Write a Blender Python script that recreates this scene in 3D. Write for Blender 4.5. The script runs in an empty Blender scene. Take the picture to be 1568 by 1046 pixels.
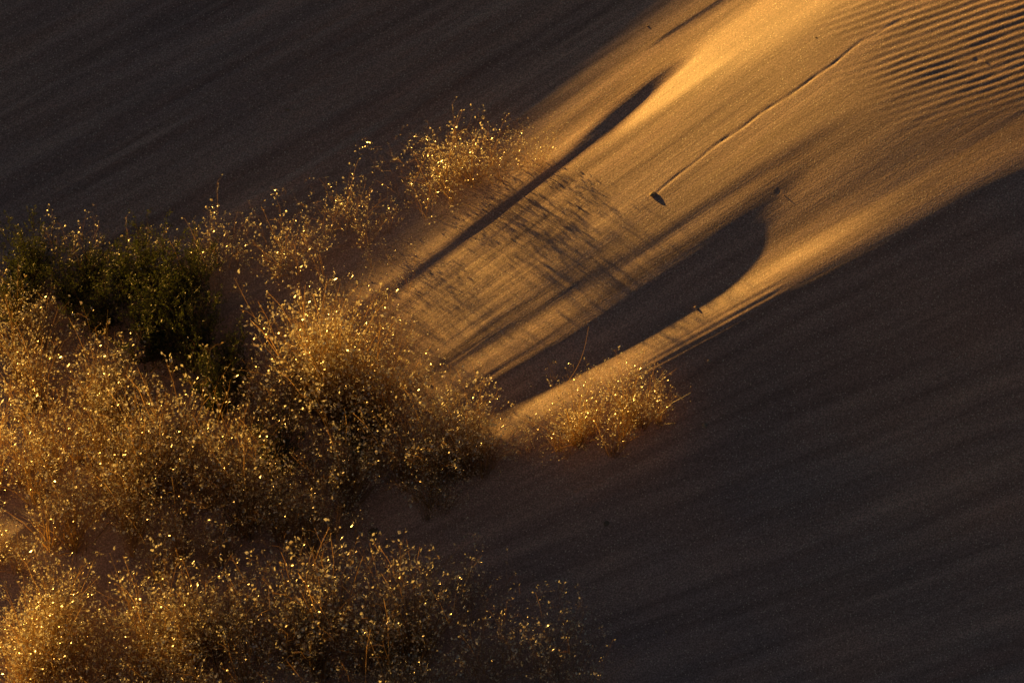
import bpy, math, numpy as np
from mathutils import Vector
rng = np.random.default_rng(7)
scene = bpy.context.scene

# ------------------------------------------------------------------ frame of reference
PITCH = math.radians(38); CP, SP = math.cos(PITCH), math.sin(PITCH)
ELEV = math.radians(8); T = math.tan(ELEV)
SX, SY = -0.7, 0.714        # horizontal direction towards the sun
RX, RY = 0.714, 0.7         # across
Q = 0.62                    # slope across the sun direction
U = 0.6378                  # metres per terrain map unit

def sst(a, b, x):
    t = np.clip((x-a)/(b-a), 0, 1); return t*t*(3-2*t)
def cur(pts, x):
    p = np.array(pts, float)
    y = np.interp(x, p[:,0], p[:,1])
    sl0 = (p[1,1]-p[0,1])/(p[1,0]-p[0,0]); sl1 = (p[-1,1]-p[-2,1])/(p[-1,0]-p[-2,0])
    y = y + np.where(x < p[0,0], (x-p[0,0])*sl0, 0) + np.where(x > p[-1,0], (x-p[-1,0])*sl1, 0)
    return y
def gs(d, s): return np.exp(-(d/s)**2)

_tab = rng.random((256,256))
def vnoise(x, y):
    xi = np.floor(x).astype(int); yi = np.floor(y).astype(int)
    fx = x-xi; fy = y-yi; fx = fx*fx*(3-2*fx); fy = fy*fy*(3-2*fy)
    a = _tab[xi & 255, yi & 255]; b = _tab[(xi+1) & 255, yi & 255]
    c = _tab[xi & 255, (yi+1) & 255]; d = _tab[(xi+1) & 255, (yi+1) & 255]
    return (a*(1-fx)+b*fx)*(1-fy)+(c*(1-fx)+d*fx)*fy - 0.5
def fbm(x, y, o=4):
    r = 0; a = 1
    for k in range(o):
        r = r + a*vnoise(x*2**k+17*k, y*2**k+31*k); a *= .5
    return r

def mapc(x, y, z):
    return x/U+7.84, 5.23-(z*CP+y*SP)/U

E_PTS = [(-6,12.5),(0,8.3),(3,6.3),(5,5.0),(6.8,3.7),(7.7,2.95),(8.5,2.0),(9.5,1.08),(10.3,.42),(11,-.1),(13,-1.5),(18,-4.5)]
T_PTS = [(5.5,8.2),(6.5,7.6),(7.9,6.8),(8.6,6.4),(9.5,5.95),(11,5.1),(12,4.45),(14,3.4),(15.7,2.5),(18,1.2)]
R1 = [(6.8,3.95),(8.9,2.36),(10,1.58),(11,.85),(12.6,-.15),(14,-1.0)]
D1 = [(6.8,3.86),(7.8,3.1),(8.7,2.42),(9.4,1.83),(10.2,1.15),(10.7,.8)]
TU = [(7.2,6.0),(8.6,5.2),(10,4.2),(11.2,3.35),(12,2.72),(12.6,2.25),(13.6,1.6)]
TL = [(7.2,6.42),(8.8,5.78),(10,5.10),(10.9,4.50),(11.5,3.85),(12,3.15),(12.5,2.45),(13.6,1.65)]
ST = [(6.5,5.85),(8.5,4.6),(10,3.7),(11.5,2.72),(13.5,1.5)]

def stream(u, w):
    uu = np.clip(u, -3, 18)-8
    v = w + .6*uu
    for _ in range(14):
        m = np.interp(v, [-6,-.85,3.05,4.6,6.75,8.3,12], [.5,.53,.73,.70,.54,.40,.33])
        v = .5*v+.5*(w+m*uu)
    return v

def G(u, w):
    lit_low = 1-sst(-.42, .30, w-cur(T_PTS,u))
    left = sst(5.5, 6.5, u)
    dR = w-cur(R1,u)
    g = .132 + .12*np.exp(-np.clip(dR,0,9)/1.4) + .06*gs(u-11.3,1.8)*gs(w-1.2,1.8)
    g -= .035*sst(12.2,13.8,u)*sst(.1,1.2,w+.3*(u-13))
    sig = np.interp(u,[8,10,12,14],[.11,.21,.42,.5])
    g = g + .30*gs(dR,sig)*sst(7.8,10.0,u)
    wd = np.interp(u,[6.8,8.6,9.4,10.2,10.9],[.08,.10,.20,.13,.05])
    g = g - (g+.03)*np.clip(1.15*gs(w-cur(D1,u),wd),0,1)*(1-sst(9.8,10.9,u))
    g = g - .30*gs(w-cur([(9.8,.78),(10.5,.35),(11.2,-.1)],u),.05)
    tu = cur(TU,u); tl = cur(TL,u)
    ins = sst(-.30,.22,w-tu)*(1-sst(-.36,.34,w-tl))*(1-sst(11.0,13.4,u))*sst(6.9,7.4,u)
    g = g - (g+.025)*ins
    g = g + .18*gs(w-(cur(T_PTS,u)-.40),.26)*(1-sst(12.0,14.5,u))
    g = g - .13*gs(w-cur(ST,u),.12)*sst(6.3,7.5,u)*(1-sst(12,13.5,u))
    v = stream(u,w)
    n = fbm(v*2.6, u*.22+3, 3)
    n2 = fbm(v*6.5+40, u*.35+3, 3)
    g = g*(1+ .55*n*(1-.6*sst(8.5,10.5,u)) + .9*n2*(1-.85*sst(7.2,9.5,u)))
    g = g - .05*gs(w-cur([(12.5,3.2),(14,2.3),(16,1.6)],u),.35)
    low = -.06 + .08*vnoise(v*.9+4,u*.12) 
    base = low*sst(6.5,8.5,u) + (.025-.06*(1-sst(1,2.5,u))*sst(8,9.5,w)+.05*gs(u-5.8,1.6)*gs(w-7.0,1.0))*(1-sst(6.5,8.5,u))
    k = lit_low*left
    return np.clip(g*k + base*(1-k), -.14, .49)

# ------------------------------------------------------------------ terrain sheet
def axis(lo, hi, step, far, n=34):
    a = np.arange(lo, hi+step/2, step)
    g = np.geomspace(step*3, far, n)
    return np.concatenate([(lo-g)[::-1], a, hi+g])
R = axis(-5.7, 5.7, .0120, 500)
S = axis(-9.6, 7.8, .0140, 500, 60)
nr, ns = len(R), len(S)
Rs = np.where(np.abs(R) < 7, R, np.sign(R)*(7+6*np.tanh((np.abs(R)-7)/6)))
H = np.zeros((ns, nr))
def xy(s): return R*RX+s*SX, R*RY+s*SY
sE = np.full(nr, -1e9)
ss = np.linspace(-16, 24, 4001)
for i in range(nr):
    r = np.clip(R[i], -9, 9)
    x = r*RX+ss*SX; y = r*RY+ss*SY; z = Q*r+T*ss
    u, w = mapc(x,y,z)
    F = w-cur(E_PTS,u)
    idx = np.where(F > 0)[0]
    j = idx[-1] if len(idx) else 0
    if j < len(ss)-1 and len(idx):
        f = F[j]/(F[j]-F[j+1]); sE[i] = ss[j]+f*(ss[j+1]-ss[j])
    else: sE[i] = ss[j]
shadow_crest = 12.0  # unseen dune crest, added sunward to cast the shadow edging the lit band
h = np.zeros(nr)
for k in range(ns-1, -1, -1):
    s = S[k]
    d = s-sE
    x, y = xy(s)
    if k < ns-1 and s > -12:
        z = Q*Rs+T*s+h
        u, w = mapc(x,y,z)
        ds = S[k+1]-s
        ds_eff = np.clip(sE-s, 0, ds)
        h = h + G(u,w)*ds_eff
    V = np.minimum(.48*(1-np.exp(-np.clip(d,0,None)*.27/.48)), .12*np.clip(np.abs(shadow_crest-s),0,8)+0.0)
    hv = -V
    if s > shadow_crest: hv = np.zeros(nr)-.0
    H[k] = np.where(d > 0, hv, h)
Z = np.zeros((ns,nr))
for k in range(ns):
    s = S[k]
    if s > shadow_crest:
        dd = s-shadow_crest; zz = T*shadow_crest - .5*(14*(1-math.exp(-dd/14)))
    elif s < -10.5:
        dd = -10.5-s; zz = -T*10.5 - T*6*(1-math.exp(-dd/6))
    else: zz = T*s
    Z[k] = Q*Rs + zz + H[k]
X = R[None,:]*RX+S[:,None]*SX; Y = R[None,:]*RY+S[:,None]*SY
Uc, Wc = mapc(X,Y,Z)
Vc = stream(Uc,Wc)
inside = sst(-3,-1,Uc)*(1-sst(17,19,Uc))*sst(-4,-1.5,Wc)*(1-sst(12,14,Wc))
litz = sst(6,7,Uc)*(1-sst(0,.5,Wc-cur(T_PTS,Uc)))
dE = Wc-cur(E_PTS,Uc)
lowl = sst(-.5,.5,dE)*(1-sst(6,7.5,Uc))
up = 1-sst(-1.2,-.15,dE)
lowr = sst(.2,1.4,Wc-cur(T_PTS,Uc))*sst(6,8,Uc)
lowr2 = sst(.7,2.4,Wc-cur(T_PTS,Uc))*sst(6,8,Uc)
D = np.zeros_like(Z)
# wind streaks
patchy = .6+1.2*np.clip(fbm(Uc*.35+50,Wc*.5+11,2)+.4,0,1.2)
D += .008*fbm(Vc*3.3, Uc*.28, 4)*(.5+4.0*up+1.7*lowr*patchy)*(1-.8*lowl)
D += .0035*fbm(Vc*9, Uc*.8+9, 3)*(.35+1.2*np.clip(1-np.abs(Uc-7.3)/2.4,0,1)*litz + 2.8*up + 1.6*lowr*patchy)*(1-.7*lowl)
D += .17*fbm(Vc*.8+5, Uc*.16+2, 2)*lowr2
D += .020*fbm(Vc*1.8+5, Uc*1.0+2, 3)*lowr2
D += .05*fbm(Vc*1.3+5, Uc*.16+2, 2)*up
# ripples, upper right
rm = sst(12.6,13.6,Uc+.9*vnoise(Uc*1.5,Wc*2.5))*(1-sst(.9,2.0,Wc-.10*(Uc-14)+.6*vnoise(Uc*1.5,Wc*2)))
ph = (Wc+.33*Uc+.05*fbm(Uc*.5,Wc*.8,2)+.01*vnoise(Uc*2,Wc*6))/.105
rp = np.sin(2*np.pi*ph+.4*np.sin(2*np.pi*ph))
D += .0036*rm*rp*(.8+.7*vnoise(Uc*1.2,Wc*3))
m2 = gs(Wc-(cur(T_PTS,Uc)-.12),.16)*sst(9.5,10.2,Uc)*(1-sst(11.6,12.2,Uc))
D += .0025*m2*np.sin(2*np.pi*(Vc/.085))
tr = cur([(10.02,2.98),(10.8,2.35),(11.6,1.78),(12.3,1.32),(13.2,.64),(13.6,.42),(14.2,.1)],Uc)+.010*np.sin(Uc*9)
tm = sst(10.0,10.1,Uc)*(1-sst(13.3,14.1,Uc))
D -= .0075*np.exp(-((Wc-tr)/.018)**2)*tm*(.9+.9*vnoise(Uc*9,Uc*0))
for (a,b) in [(11.9,2.95),(8.9,3.2),(14.9,.95)]:
    D -= .006*np.exp(-((Uc-a)**2+(Wc-b)**2)/.03**2)
Z = Z + D*inside
co = np.stack([X,Y,Z],-1).reshape(-1,3)
idx = np.arange(ns*nr).reshape(ns,nr)
quads = np.stack([idx[:-1,:-1],idx[:-1,1:],idx[1:,1:],idx[1:,:-1]],-1).reshape(-1,4)
me = bpy.data.meshes.new("sand_dune")
me.vertices.add(len(co)); me.vertices.foreach_set("co", co.astype(np.float32).ravel())
me.loops.add(quads.size); me.loops.foreach_set("vertex_index", quads.astype(np.int32).ravel())
me.polygons.add(len(quads)); me.polygons.foreach_set("loop_start", np.arange(0,quads.size,4,dtype=np.int32))
me.polygons.foreach_set("loop_total", np.full(len(quads),4,dtype=np.int32))
me.polygons.foreach_set("use_smooth", np.ones(len(quads),dtype=bool))
at = me.attributes.new("flow","FLOAT_VECTOR","POINT")
at.data.foreach_set("vector", np.stack([Uc.ravel(),Vc.ravel(),Wc.ravel()],-1).astype(np.float32).ravel())
me.update()
dune = bpy.data.objects.new("sand_dune", me); scene.collection.objects.link(dune)

# ------------------------------------------------------------------ materials
def newmat(name):
    m = bpy.data.materials.new(name); m.use_nodes = True
    nt = m.node_tree; nt.nodes.clear()
    return m, nt, nt.nodes, nt.links
m, nt, N, L = newmat("sand")
out = N.new("ShaderNodeOutputMaterial"); bs = N.new("ShaderNodeBsdfPrincipled")
bs.inputs["Roughness"].default_value = .55; bs.inputs["Specular IOR Level"].default_value = .5
L.new(bs.outputs[0], out.inputs[0])
fa = N.new("ShaderNodeAttribute"); fa.attribute_name = "flow"
def noise(vec, scale, detail, mapping=None):
    if mapping:
        mp = N.new("ShaderNodeMapping"); mp.inputs["Scale"].default_value = mapping; L.new(vec, mp.inputs[0]); vec = mp.outputs[0]
    n = N.new("ShaderNodeTexNoise"); n.inputs["Scale"].default_value = scale; n.inputs["Detail"].default_value = detail; L.new(vec, n.inputs[0]); return n
def ramp(src, p0, p1, c0, c1):
    r = N.new("ShaderNodeValToRGB"); r.color_ramp.elements[0].position=p0; r.color_ramp.elements[1].position=p1
    r.color_ramp.elements[0].color=(*c0,1); r.color_ramp.elements[1].color=(*c1,1); L.new(src, r.inputs[0]); return r
def mul(a, b):
    mx = N.new("ShaderNodeMix"); mx.data_type='RGBA'; mx.blend_type='MULTIPLY'; mx.inputs[0].default_value=1
    L.new(a, mx.inputs[6]); L.new(b, mx.inputs[7]); return mx.outputs[2]
tc = N.new("ShaderNodeTexCoord")
n1 = noise(fa.outputs["Vector"], 1, 6, (.35,6,0))
n1b = noise(fa.outputs["Vector"], 1, 3, (.13,2.0,0))
n2 = noise(tc.outputs["Object"], 66, 2)
n3 = noise(tc.outputs["Object"], .35, 3)
c = mul(ramp(n1.outputs[0], .32,.68,(.45,.32,.25),(.65,.48,.385)).outputs[0], ramp(n2.outputs[0], .36,.66,(.62,.60,.58),(1.28,1.28,1.28)).outputs[0])
c = mul(c, ramp(n3.outputs[0], .35,.65,(.88,.86,.92),(1.08,.99,.95)).outputs[0])
c = mul(c, ramp(n1b.outputs[0], .36,.62,(.80,.77,.79),(1.1,1.07,1.06)).outputs[0])
vo = N.new("ShaderNodeTexVoronoi"); vo.inputs["Scale"].default_value=34; L.new(tc.outputs["Object"], vo.inputs[0])
lt = N.new("ShaderNodeMath"); lt.operation='LESS_THAN'; lt.inputs[1].default_value=.21; L.new(vo.outputs["Distance"], lt.inputs[0])
sepc = N.new("ShaderNodeSeparateColor"); L.new(vo.outputs["Color"], sepc.inputs[0])
gt = N.new("ShaderNodeMath"); gt.operation='GREATER_THAN'; gt.inputs[1].default_value=.55; L.new(sepc.outputs[0], gt.inputs[0])
ml = N.new("ShaderNodeMath"); ml.operation='MULTIPLY'; L.new(lt.outputs[0], ml.inputs[0]); L.new(gt.outputs[0], ml.inputs[1])
mx3 = N.new("ShaderNodeMix"); mx3.data_type='RGBA'; L.new(ml.outputs[0], mx3.inputs[0]); L.new(c, mx3.inputs[6]); mx3.inputs[7].default_value=(.90,.77,.60,1)  # pale coarse grains, with sand glints painted into the base colour
L.new(mx3.outputs[2], bs.inputs["Base Color"])
n4 = noise(fa.outputs["Vector"], 1, 4, (1.6,26,0))
b1 = N.new("ShaderNodeBump"); b1.inputs["Strength"].default_value = .35; b1.inputs["Distance"].default_value = .004; L.new(n4.outputs[0], b1.inputs["Height"])
b2 = N.new("ShaderNodeBump"); b2.inputs["Strength"].default_value = .5; b2.inputs["Distance"].default_value = .004; L.new(n2.outputs[0], b2.inputs["Height"])
L.new(b1.outputs[0], b2.inputs["Normal"]); L.new(b2.outputs[0], bs.inputs["Normal"])
me.materials.append(m)

def leafmat(name, stops, tr, trc, gw=.06, gr=.4):
    m, nt, N, L = newmat(name)
    out = N.new("ShaderNodeOutputMaterial")
    g = N.new("ShaderNodeNewGeometry"); ramp = N.new("ShaderNodeValToRGB")
    el = ramp.color_ramp.elements
    el[0].color = (*stops[0][1],1); el[0].position = stops[0][0]; el[1].color = (*stops[-1][1],1); el[1].position = stops[-1][0]
    for p,cc in stops[1:-1]:
        e = el.new(p); e.color = (*cc,1)
    L.new(g.outputs["Random Per Island"], ramp.inputs[0])
    df = N.new("ShaderNodeBsdfDiffuse"); tl = N.new("ShaderNodeBsdfTranslucent")
    L.new(ramp.outputs[0], df.inputs[0])
    mm = N.new("ShaderNodeMix"); mm.data_type='RGBA'; mm.blend_type='MULTIPLY'; mm.inputs[0].default_value=1
    L.new(ramp.outputs[0], mm.inputs[6]); mm.inputs[7].default_value = (*trc,1); L.new(mm.outputs[2], tl.inputs[0])
    ms = N.new("ShaderNodeMixShader"); ms.inputs[0].default_value = tr
    L.new(df.outputs[0], ms.inputs[1]); L.new(tl.outputs[0], ms.inputs[2])
    gl = N.new("ShaderNodeBsdfGlossy"); gl.inputs["Roughness"].default_value=gr; gl.inputs[0].default_value=(.95,.9,.8,1)
    m2 = N.new("ShaderNodeMixShader"); m2.inputs[0].default_value=gw
    L.new(ms.outputs[0], m2.inputs[1]); L.new(gl.outputs[0], m2.inputs[2]); L.new(m2.outputs[0], out.inputs[0])
    return m
M_STEM = leafmat("dry_stem", [(0,(.18,.11,.04)),(.6,(.34,.22,.09)),(1,(.70,.50,.24))], .5, (1.2,1.0,.75))
M_SEED = leafmat("seed_husk", [(0,(.38,.27,.12)),(.3,(.55,.41,.20)),(.5,(.95,.88,.62)),(1,(.98,.94,.72))], .62, (1.02,1.02,1.0), .46, .32)
M_BLADE = leafmat("grass_blade", [(0,(.09,.07,.025)),(.7,(.26,.17,.07)),(1,(.60,.40,.16))], .5, (1.3,1.0,.6))
M_GREEN = leafmat("shrub_leaf", [(0,(.035,.042,.014)),(1,(.11,.115,.04))], .4, (1.2,1.3,.6), .04)
M_TWIG = leafmat("twig", [(0,(.06,.04,.025)),(1,(.13,.085,.05))], .1, (1,1,1))

class Acc:
    def __init__(s): s.v=[]; s.f3=[]; s.m=[]; s.n=0
    def ribbon(s, P, w0, w1, mat, rg):
        n=len(P); t=np.gradient(P,axis=0); a=rg.normal(size=3)
        side=np.cross(t,a); side/=np.linalg.norm(side,axis=1)[:,None]+1e-9
        w=np.linspace(w0,w1,n)[:,None]*.5
        V=np.empty((2*n,3)); V[0::2]=P-side*w; V[1::2]=P+side*w
        b=s.n+2*np.arange(n-1)
        F=np.concatenate([np.stack([b,b+1,b+3],1),np.stack([b,b+3,b+2],1)])
        s.v.append(V); s.f3.append(F); s.m.append(np.full(len(F),mat)); s.n+=2*n
    def leaves(s, P, Dr, ln, rad, mat, rg):
        n=len(P); Dr=Dr/np.linalg.norm(Dr,axis=1)[:,None]
        a=np.cross(Dr,rg.normal(size=(n,3))); a/=np.linalg.norm(a,axis=1)[:,None]; b=np.cross(Dr,a)
        ln=ln[:,None]; rad=rad[:,None]
        V=np.stack([P-Dr*ln*.5+b*rad*.3, P+a*rad, P+Dr*ln*.5+b*rad*.3, P-a*rad],1).reshape(-1,3); o=s.n+4*np.arange(n)
        F=np.concatenate([np.stack([o,o+1,o+2],1),np.stack([o,o+2,o+3],1)])
        s.v.append(V); s.f3.append(F); s.m.append(np.full(len(F),mat)); s.n+=4*n
    def mesh(s, name, mats):
        V=np.concatenate(s.v); F=np.concatenate(s.f3); M=np.concatenate(s.m)
        me=bpy.data.meshes.new(name)
        me.vertices.add(len(V)); me.vertices.foreach_set("co",V.astype(np.float32).ravel())
        me.loops.add(F.size); me.loops.foreach_set("vertex_index",F.astype(np.int32).ravel())
        me.polygons.add(len(F)); me.polygons.foreach_set("loop_start",np.arange(0,F.size,3,dtype=np.int32))
        me.polygons.foreach_set("loop_total",np.full(len(F),3,dtype=np.int32))
        for q in mats: me.materials.append(q)
        me.polygons.foreach_set("material_index",M.astype(np.int32)); me.update()
        return me

def ricegrass(seed, nst=30, Hh=1.0, spread=.55, dens=1.0, blades=24, seedsz=1.0, sw=1.0):
    rg=np.random.default_rng(seed); A=Acc(); SP_=[];SD=[]
    for i in range(nst):
        ph=rg.uniform(0,2*math.pi); th=min(abs(rg.normal(0,spread*.6)),1.1)
        Lg=Hh*rg.uniform(.40,1.18)*(1-.15*th)
        b=np.array([math.cos(ph),math.sin(ph),0])*rg.uniform(0,.07)*Hh
        t=np.linspace(0,1,7)[:,None]
        hd=np.array([math.cos(ph)+.18,math.sin(ph),0])
        droop=rg.uniform(.05,.40)
        P=b+hd*Lg*(math.sin(th)*t*.8+droop*.5*t**2.2)+np.array([0,0,1])*Lg*(math.cos(th)*t-droop*.28*t**3)
        P[1:]+=rg.normal(0,.008,(6,3))
        A.ribbon(P,.0058*sw,.0024*sw,0,rg)
        nb=int(rg.integers(4,9)*dens)
        for j in range(nb):
            tt=rg.uniform(.45,1.0); k=tt*6; k0=int(min(k,5)); p=P[k0]+(P[k0+1]-P[k0])*(k-k0)
            tan=P[k0+1]-P[k0]; tan/=np.linalg.norm(tan)
            dd=rg.normal(size=3); dd-=tan*dd.dot(tan); dd/=np.linalg.norm(dd)
            dd=dd*.8+tan*.7; lb=rg.uniform(.04,.17)*Hh*(1.25-.6*(tt-.5)/.5)
            e=p+dd*lb; md=p+dd*lb*.5+np.array([0,0,.01]); e[2]-=.012
            A.ribbon(np.array([p,md,e]),.0015,.0011,0,rg)
            ns_=rg.integers(1,4)
            cl=p+dd*lb*rg.uniform(.9,1.05)
            for q in range(ns_):
                off=rg.normal(0,.012,3)
                SP_.append(cl+off); SD.append(dd+rg.normal(0,.5,3))
    SP_=np.array(SP_);SD=np.array(SD); n=len(SP_)
    ln=seedsz*(.011+.028*rg.random(n)**1.6); A.leaves(SP_,SD,ln,ln*rg.uniform(.25,.42,n),1,rg)
    for i in range(blades):
        ph=rg.uniform(0,2*math.pi); th=abs(rg.normal(0,.5)); Lg=Hh*rg.uniform(.2,.7)
        b=np.array([math.cos(ph),math.sin(ph),0])*rg.uniform(0,.12)*Hh
        t=np.linspace(0,1,5)[:,None]; hd=np.array([math.cos(ph)+.1,math.sin(ph),0]); dr=rg.uniform(.1,.6)
        P=b+hd*Lg*(math.sin(th)*t*.8+dr*.5*t**2)+np.array([0,0,1])*Lg*(math.cos(th)*t-dr*.3*t**3)
        A.ribbon(P,.0065*sw,.0015,2,rg)
    return A.mesh("grass_tuft_%d"%seed,[M_STEM,M_SEED,M_BLADE])

def shrub(seed, Hh=1.0):
    rg=np.random.default_rng(seed); A=Acc(); LP=[];LD=[]
    for i in range(46):
        ph=rg.uniform(0,2*math.pi); th=abs(rg.normal(0,.6)); Lg=Hh*rg.uniform(.4,1.05)
        t=np.linspace(0,1,7)[:,None]; hd=np.array([math.cos(ph),math.sin(ph),0])
        P=hd*Lg*(math.sin(th)*t*.9)+np.array([0,0,1])*Lg*math.cos(th)*t+rg.normal(0,.02,(7,3))*t
        A.ribbon(P,.011,.004,0,rg)
        for j in range(10):
            k0=rg.integers(1,6); p=P[k0]+(P[k0+1]-P[k0])*rg.random()
            d=rg.normal(size=3)*.6+np.array([0,0,.9])+hd*.5; d/=np.linalg.norm(d); lb=rg.uniform(.08,.2)*Hh
            A.ribbon(np.array([p,p+d*lb*.5,p+d*lb]),.004,.002,0,rg)
            for q in range(13):
                f=rg.uniform(.1,1.1); LP.append(p+d*lb*f+rg.normal(0,.012,3)); LD.append(d*.7+rg.normal(0,.6,3))
    LP=np.array(LP);LD=np.array(LD);n=len(LP); ln=rg.uniform(.018,.040,n)
    A.leaves(LP,LD,ln,ln*rg.uniform(.14,.26,n),1,rg)
    return A.mesh("shrub_%d"%seed,[M_TWIG,M_GREEN])

tufts=[ricegrass(100+i, nst=int(rng.integers(20,32)), spread=[.6,.85,.75,1.0,.55,.85][i], dens=1.45) for i in range(6)]
sparse=[ricegrass(200+i, nst=9, spread=.9, dens=1.4, blades=5, sw=.6) for i in range(3)]
shrubs=[shrub(300+i) for i in range(2)]

# terrain lookup
sub=(slice(60,-60,9),slice(34,-34,9))
PU=Uc[sub].ravel(); PW=Wc[sub].ravel(); PX=X[sub].ravel(); PY=Y[sub].ravel(); PZ=Z[sub].ravel()
def ground(u,w):
    i=np.argmin((PU-u)**2+(PW-w)**2); return PX[i],PY[i],PZ[i]

grass=bpy.data.objects.new("dune_grass",None); scene.collection.objects.link(grass)
cnt=0
def put(mesh, u, w, hpx, parent=grass, name="tuft"):
    global cnt
    x,y,z=ground(u,w); s=hpx*U/CP
    o=bpy.data.objects.new("%s_%d"%(name,cnt),mesh); cnt+=1
    o.location=(x+rng.normal(0,.02),y+rng.normal(0,.02),z-.015)
    o.scale=(s*rng.uniform(.8,1.0),s*rng.uniform(.8,1.0),s*rng.uniform(.9,1.08)); o.rotation_euler=(rng.normal(0,.06),rng.normal(.04,.06),rng.uniform(0,6.28))
    o.parent=parent; scene.collection.objects.link(o); return o
# patches: centre u, base w, half extents, number, plant height (map units), airy?
patches=[
 (7.15,2.75,.6,.15,13,1.2,1),(7.95,2.6,.45,.15,7,.75,1),(6.6,3.1,.6,.2,8,1.0,1),
 (5.5,3.75,.7,.2,8,.9,1),(4.4,4.2,.8,.3,10,.95,1),(3.2,4.3,.7,.3,9,1.1,1),(1.8,4.3,1.2,.3,9,.9,1),
 (4.9,6.3,.65,.35,15,1.85,0),(5.6,6.5,.7,.3,8,1.5,0),(4.2,6.7,.5,.3,5,1.3,0),
 (6.5,7.2,.8,.35,10,1.5,0),(7.4,7.2,.5,.25,7,1.15,0),(5.5,7.6,.8,.3,8,1.3,0),(6.6,7.7,.5,.2,4,.9,0),
 (9.1,6.85,.65,.15,8,1.0,0),(9.85,6.45,.4,.14,5,.95,0),(8.4,7.0,.5,.12,5,.8,1),
 (.3,5.6,.6,.4,7,1.2,0),(1.2,6.3,.8,.4,9,1.4,0),(.3,7.5,.6,.5,8,1.7,0),(2.2,7.4,.8,.4,12,1.6,0),(1.6,7.0,.6,.3,5,1.4,0),
 (1.2,8.2,1.0,.35,9,1.4,0),(3.6,7.8,.9,.4,11,1.4,0),(4.5,8.4,.9,.3,9,1.2,0),(2.8,8.6,.9,.3,8,1.1,0),(5.6,8.3,.5,.2,5,.8,1),(0,8.6,.4,.3,4,1.1,0),
 (.6,10.0,.7,.25,6,1.2,0),(1.0,10.4,.9,.35,10,1.4,0),(2.3,10.2,.9,.35,11,1.6,0),(3.7,10.1,.9,.4,11,1.7,0),(5.0,10.1,.8,.4,10,1.7,0),(6.3,9.9,.6,.35,8,1.5,0),
 (.8,11.1,1,.35,9,1.3,0),(3,11.2,1.5,.3,12,1.4,0),(5.5,11.1,1.2,.3,10,1.4,0),(.3,12,2,.3,6,1.3,0),(4,12,2,.3,7,1.2,0)]
for (u,w,eu,ew,n,hh,airy) in patches:
    for i in range(n):
        a=rng.uniform(0,6.28); r=math.sqrt(rng.random())
        put(sparse[rng.integers(3)] if airy else tufts[rng.integers(6)],u+eu*r*math.cos(a),w+ew*r*math.sin(a),hh*rng.uniform(.65,1.12))
for (u,w,eu,ew,n,hh) in [(7.9,10.4,1.0,.4,20,1.4),(6.9,9.4,.4,.3,6,.9),(6.3,4.5,.7,.5,7,.5),(5.2,4.7,.5,.3,6,.7),(8.5,11,.6,.3,7,1.3)]:
    for i in range(n):
        put(sparse[rng.integers(3)],u+eu*rng.uniform(-1,1),w+ew*rng.uniform(-1,1),hh*rng.uniform(.7,1.1))
A=Acc(); rg=np.random.default_rng(5); t=np.linspace(0,1,9)[:,None]
A.ribbon(np.array([[.28,0,.66]])*t+np.array([[.05,0,-.04]])*np.sin(t*3.14),.0035,.002,0,rg)
put(A.mesh("stem",[M_STEM]),8.62,5.85,1/U*CP,name="stem").rotation_euler=(0,0,.2)
for i,(u,w,hh) in enumerate([(.5,4.35,1.0),(1.3,4.4,.75),(2.2,4.5,1.15),(2.9,4.55,1.0),(2.3,5.6,1.4),(2.9,5.7,1.3),(3.3,6.4,1.1),(2.7,5.1,1.2),(1.6,5.2,1.1),(4.3,7.3,.9),(5.5,6.9,.9),(.2,4.9,1.2),(3.6,6.0,1.0),(1.0,4.7,1.0),(1.8,4.6,.9)]):
    o=put(shrubs[i%2],u,w,hh,parent=None); o.name="green_shrub"

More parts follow.
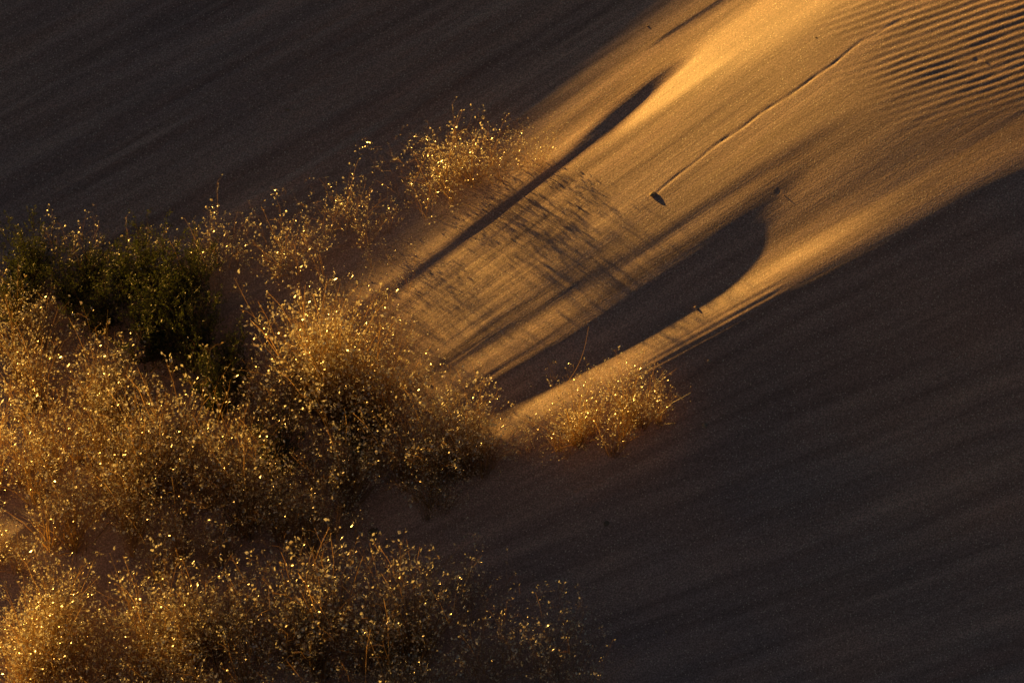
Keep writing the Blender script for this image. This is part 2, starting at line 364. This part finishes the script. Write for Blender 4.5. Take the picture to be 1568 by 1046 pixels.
# stones
def stone(name,u,w,size,col,seed,flat=.6):
    rg=np.random.default_rng(seed)
    import bmesh
    bm=bmesh.new(); bmesh.ops.create_icosphere(bm,subdivisions=2,radius=.5)
    pl=[(Vector(rg.normal(size=3)).normalized(),rg.uniform(.28,.42)) for _ in range(9)]
    for v in bm.verts:
        for n,d in pl:
            k=v.co.dot(n)-d
            if k>0: v.co-=n*k
        v.co+=Vector(rg.normal(0,.012,3))
    me=bpy.data.meshes.new(name); bm.to_mesh(me); bm.free()
    m,nt,N,L=newmat(name+"_rock"); out=N.new("ShaderNodeOutputMaterial"); b=N.new("ShaderNodeBsdfPrincipled"); b.inputs["Roughness"].default_value=.8
    nz=N.new("ShaderNodeTexNoise"); nz.inputs["Scale"].default_value=6; rp=N.new("ShaderNodeValToRGB")
    rp.color_ramp.elements[0].color=(*[c*.6 for c in col],1); rp.color_ramp.elements[1].color=(*[c*1.3 for c in col],1)
    L.new(nz.outputs[0],rp.inputs[0]); L.new(rp.outputs[0],b.inputs["Base Color"]); L.new(b.outputs[0],out.inputs[0]); me.materials.append(m)
    o=bpy.data.objects.new(name,me); x,y,z=ground(u,w); o.location=(x,y,z+size*flat*.2); o.scale=(size*1.1,size,size*flat)
    o.rotation_euler=(.1,-.35,rg.uniform(0,6)); scene.collection.objects.link(o)
stone("stone",10.0,3.0,.075,(.34,.27,.19),3,.6)
for i,(u,w,s,c) in enumerate([(10.65,4.62,.05,.8),(10.68,6.57,.05,.5),(9.37,7.95,.06,.25),(8.75,.63,.03,.6),(9.97,.43,.03,.6),(10.86,5.5,.04,.6),(5.78,8.08,.13,.22),(14.95,1.0,.022,.7),(12.1,2.98,.022,.7),(12.5,.52,.02,.3),(4.35,1.75,.04,.4)]):
    stone("pebble",u,w,s,(c,c*.75,c*.5),20+i)

# ------------------------------------------------------------------ light
Ld=Vector((SX*math.cos(ELEV),SY*math.cos(ELEV),math.sin(ELEV)))
sun=bpy.data.lights.new("sun","SUN"); sun.energy=8.5; sun.angle=math.radians(.9); sun.color=(1,.53,.10)
so=bpy.data.objects.new("sun",sun); so.rotation_euler=Ld.to_track_quat('Z','Y').to_euler(); so.location=(-30,40,30); scene.collection.objects.link(so)
wd=bpy.data.worlds.new("World"); scene.world=wd; wd.use_nodes=True
nt=wd.node_tree; bg=nt.nodes["Background"]; sky=nt.nodes.new("ShaderNodeTexSky"); sky.sky_type='NISHITA'; sky.sun_disc=False
sky.sun_elevation=ELEV; sky.sun_rotation=math.atan2(SX,SY); sky.dust_density=1.2; sky.ozone_density=1.6
nt.links.new(sky.outputs[0],bg.inputs[0]); bg.inputs[1].default_value=.0275
cam=bpy.data.cameras.new("camera"); co_=bpy.data.objects.new("camera",cam); scene.collection.objects.link(co_)
cam.sensor_width=36; cam.lens=576; cam.clip_end=4000; cam.clip_start=1
co_.location=(0,-160*CP,160*SP); co_.rotation_euler=(math.radians(90)-PITCH,0,0)
scene.camera=co_
scene.view_settings.view_transform='Standard'; scene.view_settings.look='None'; scene.view_settings.exposure=0
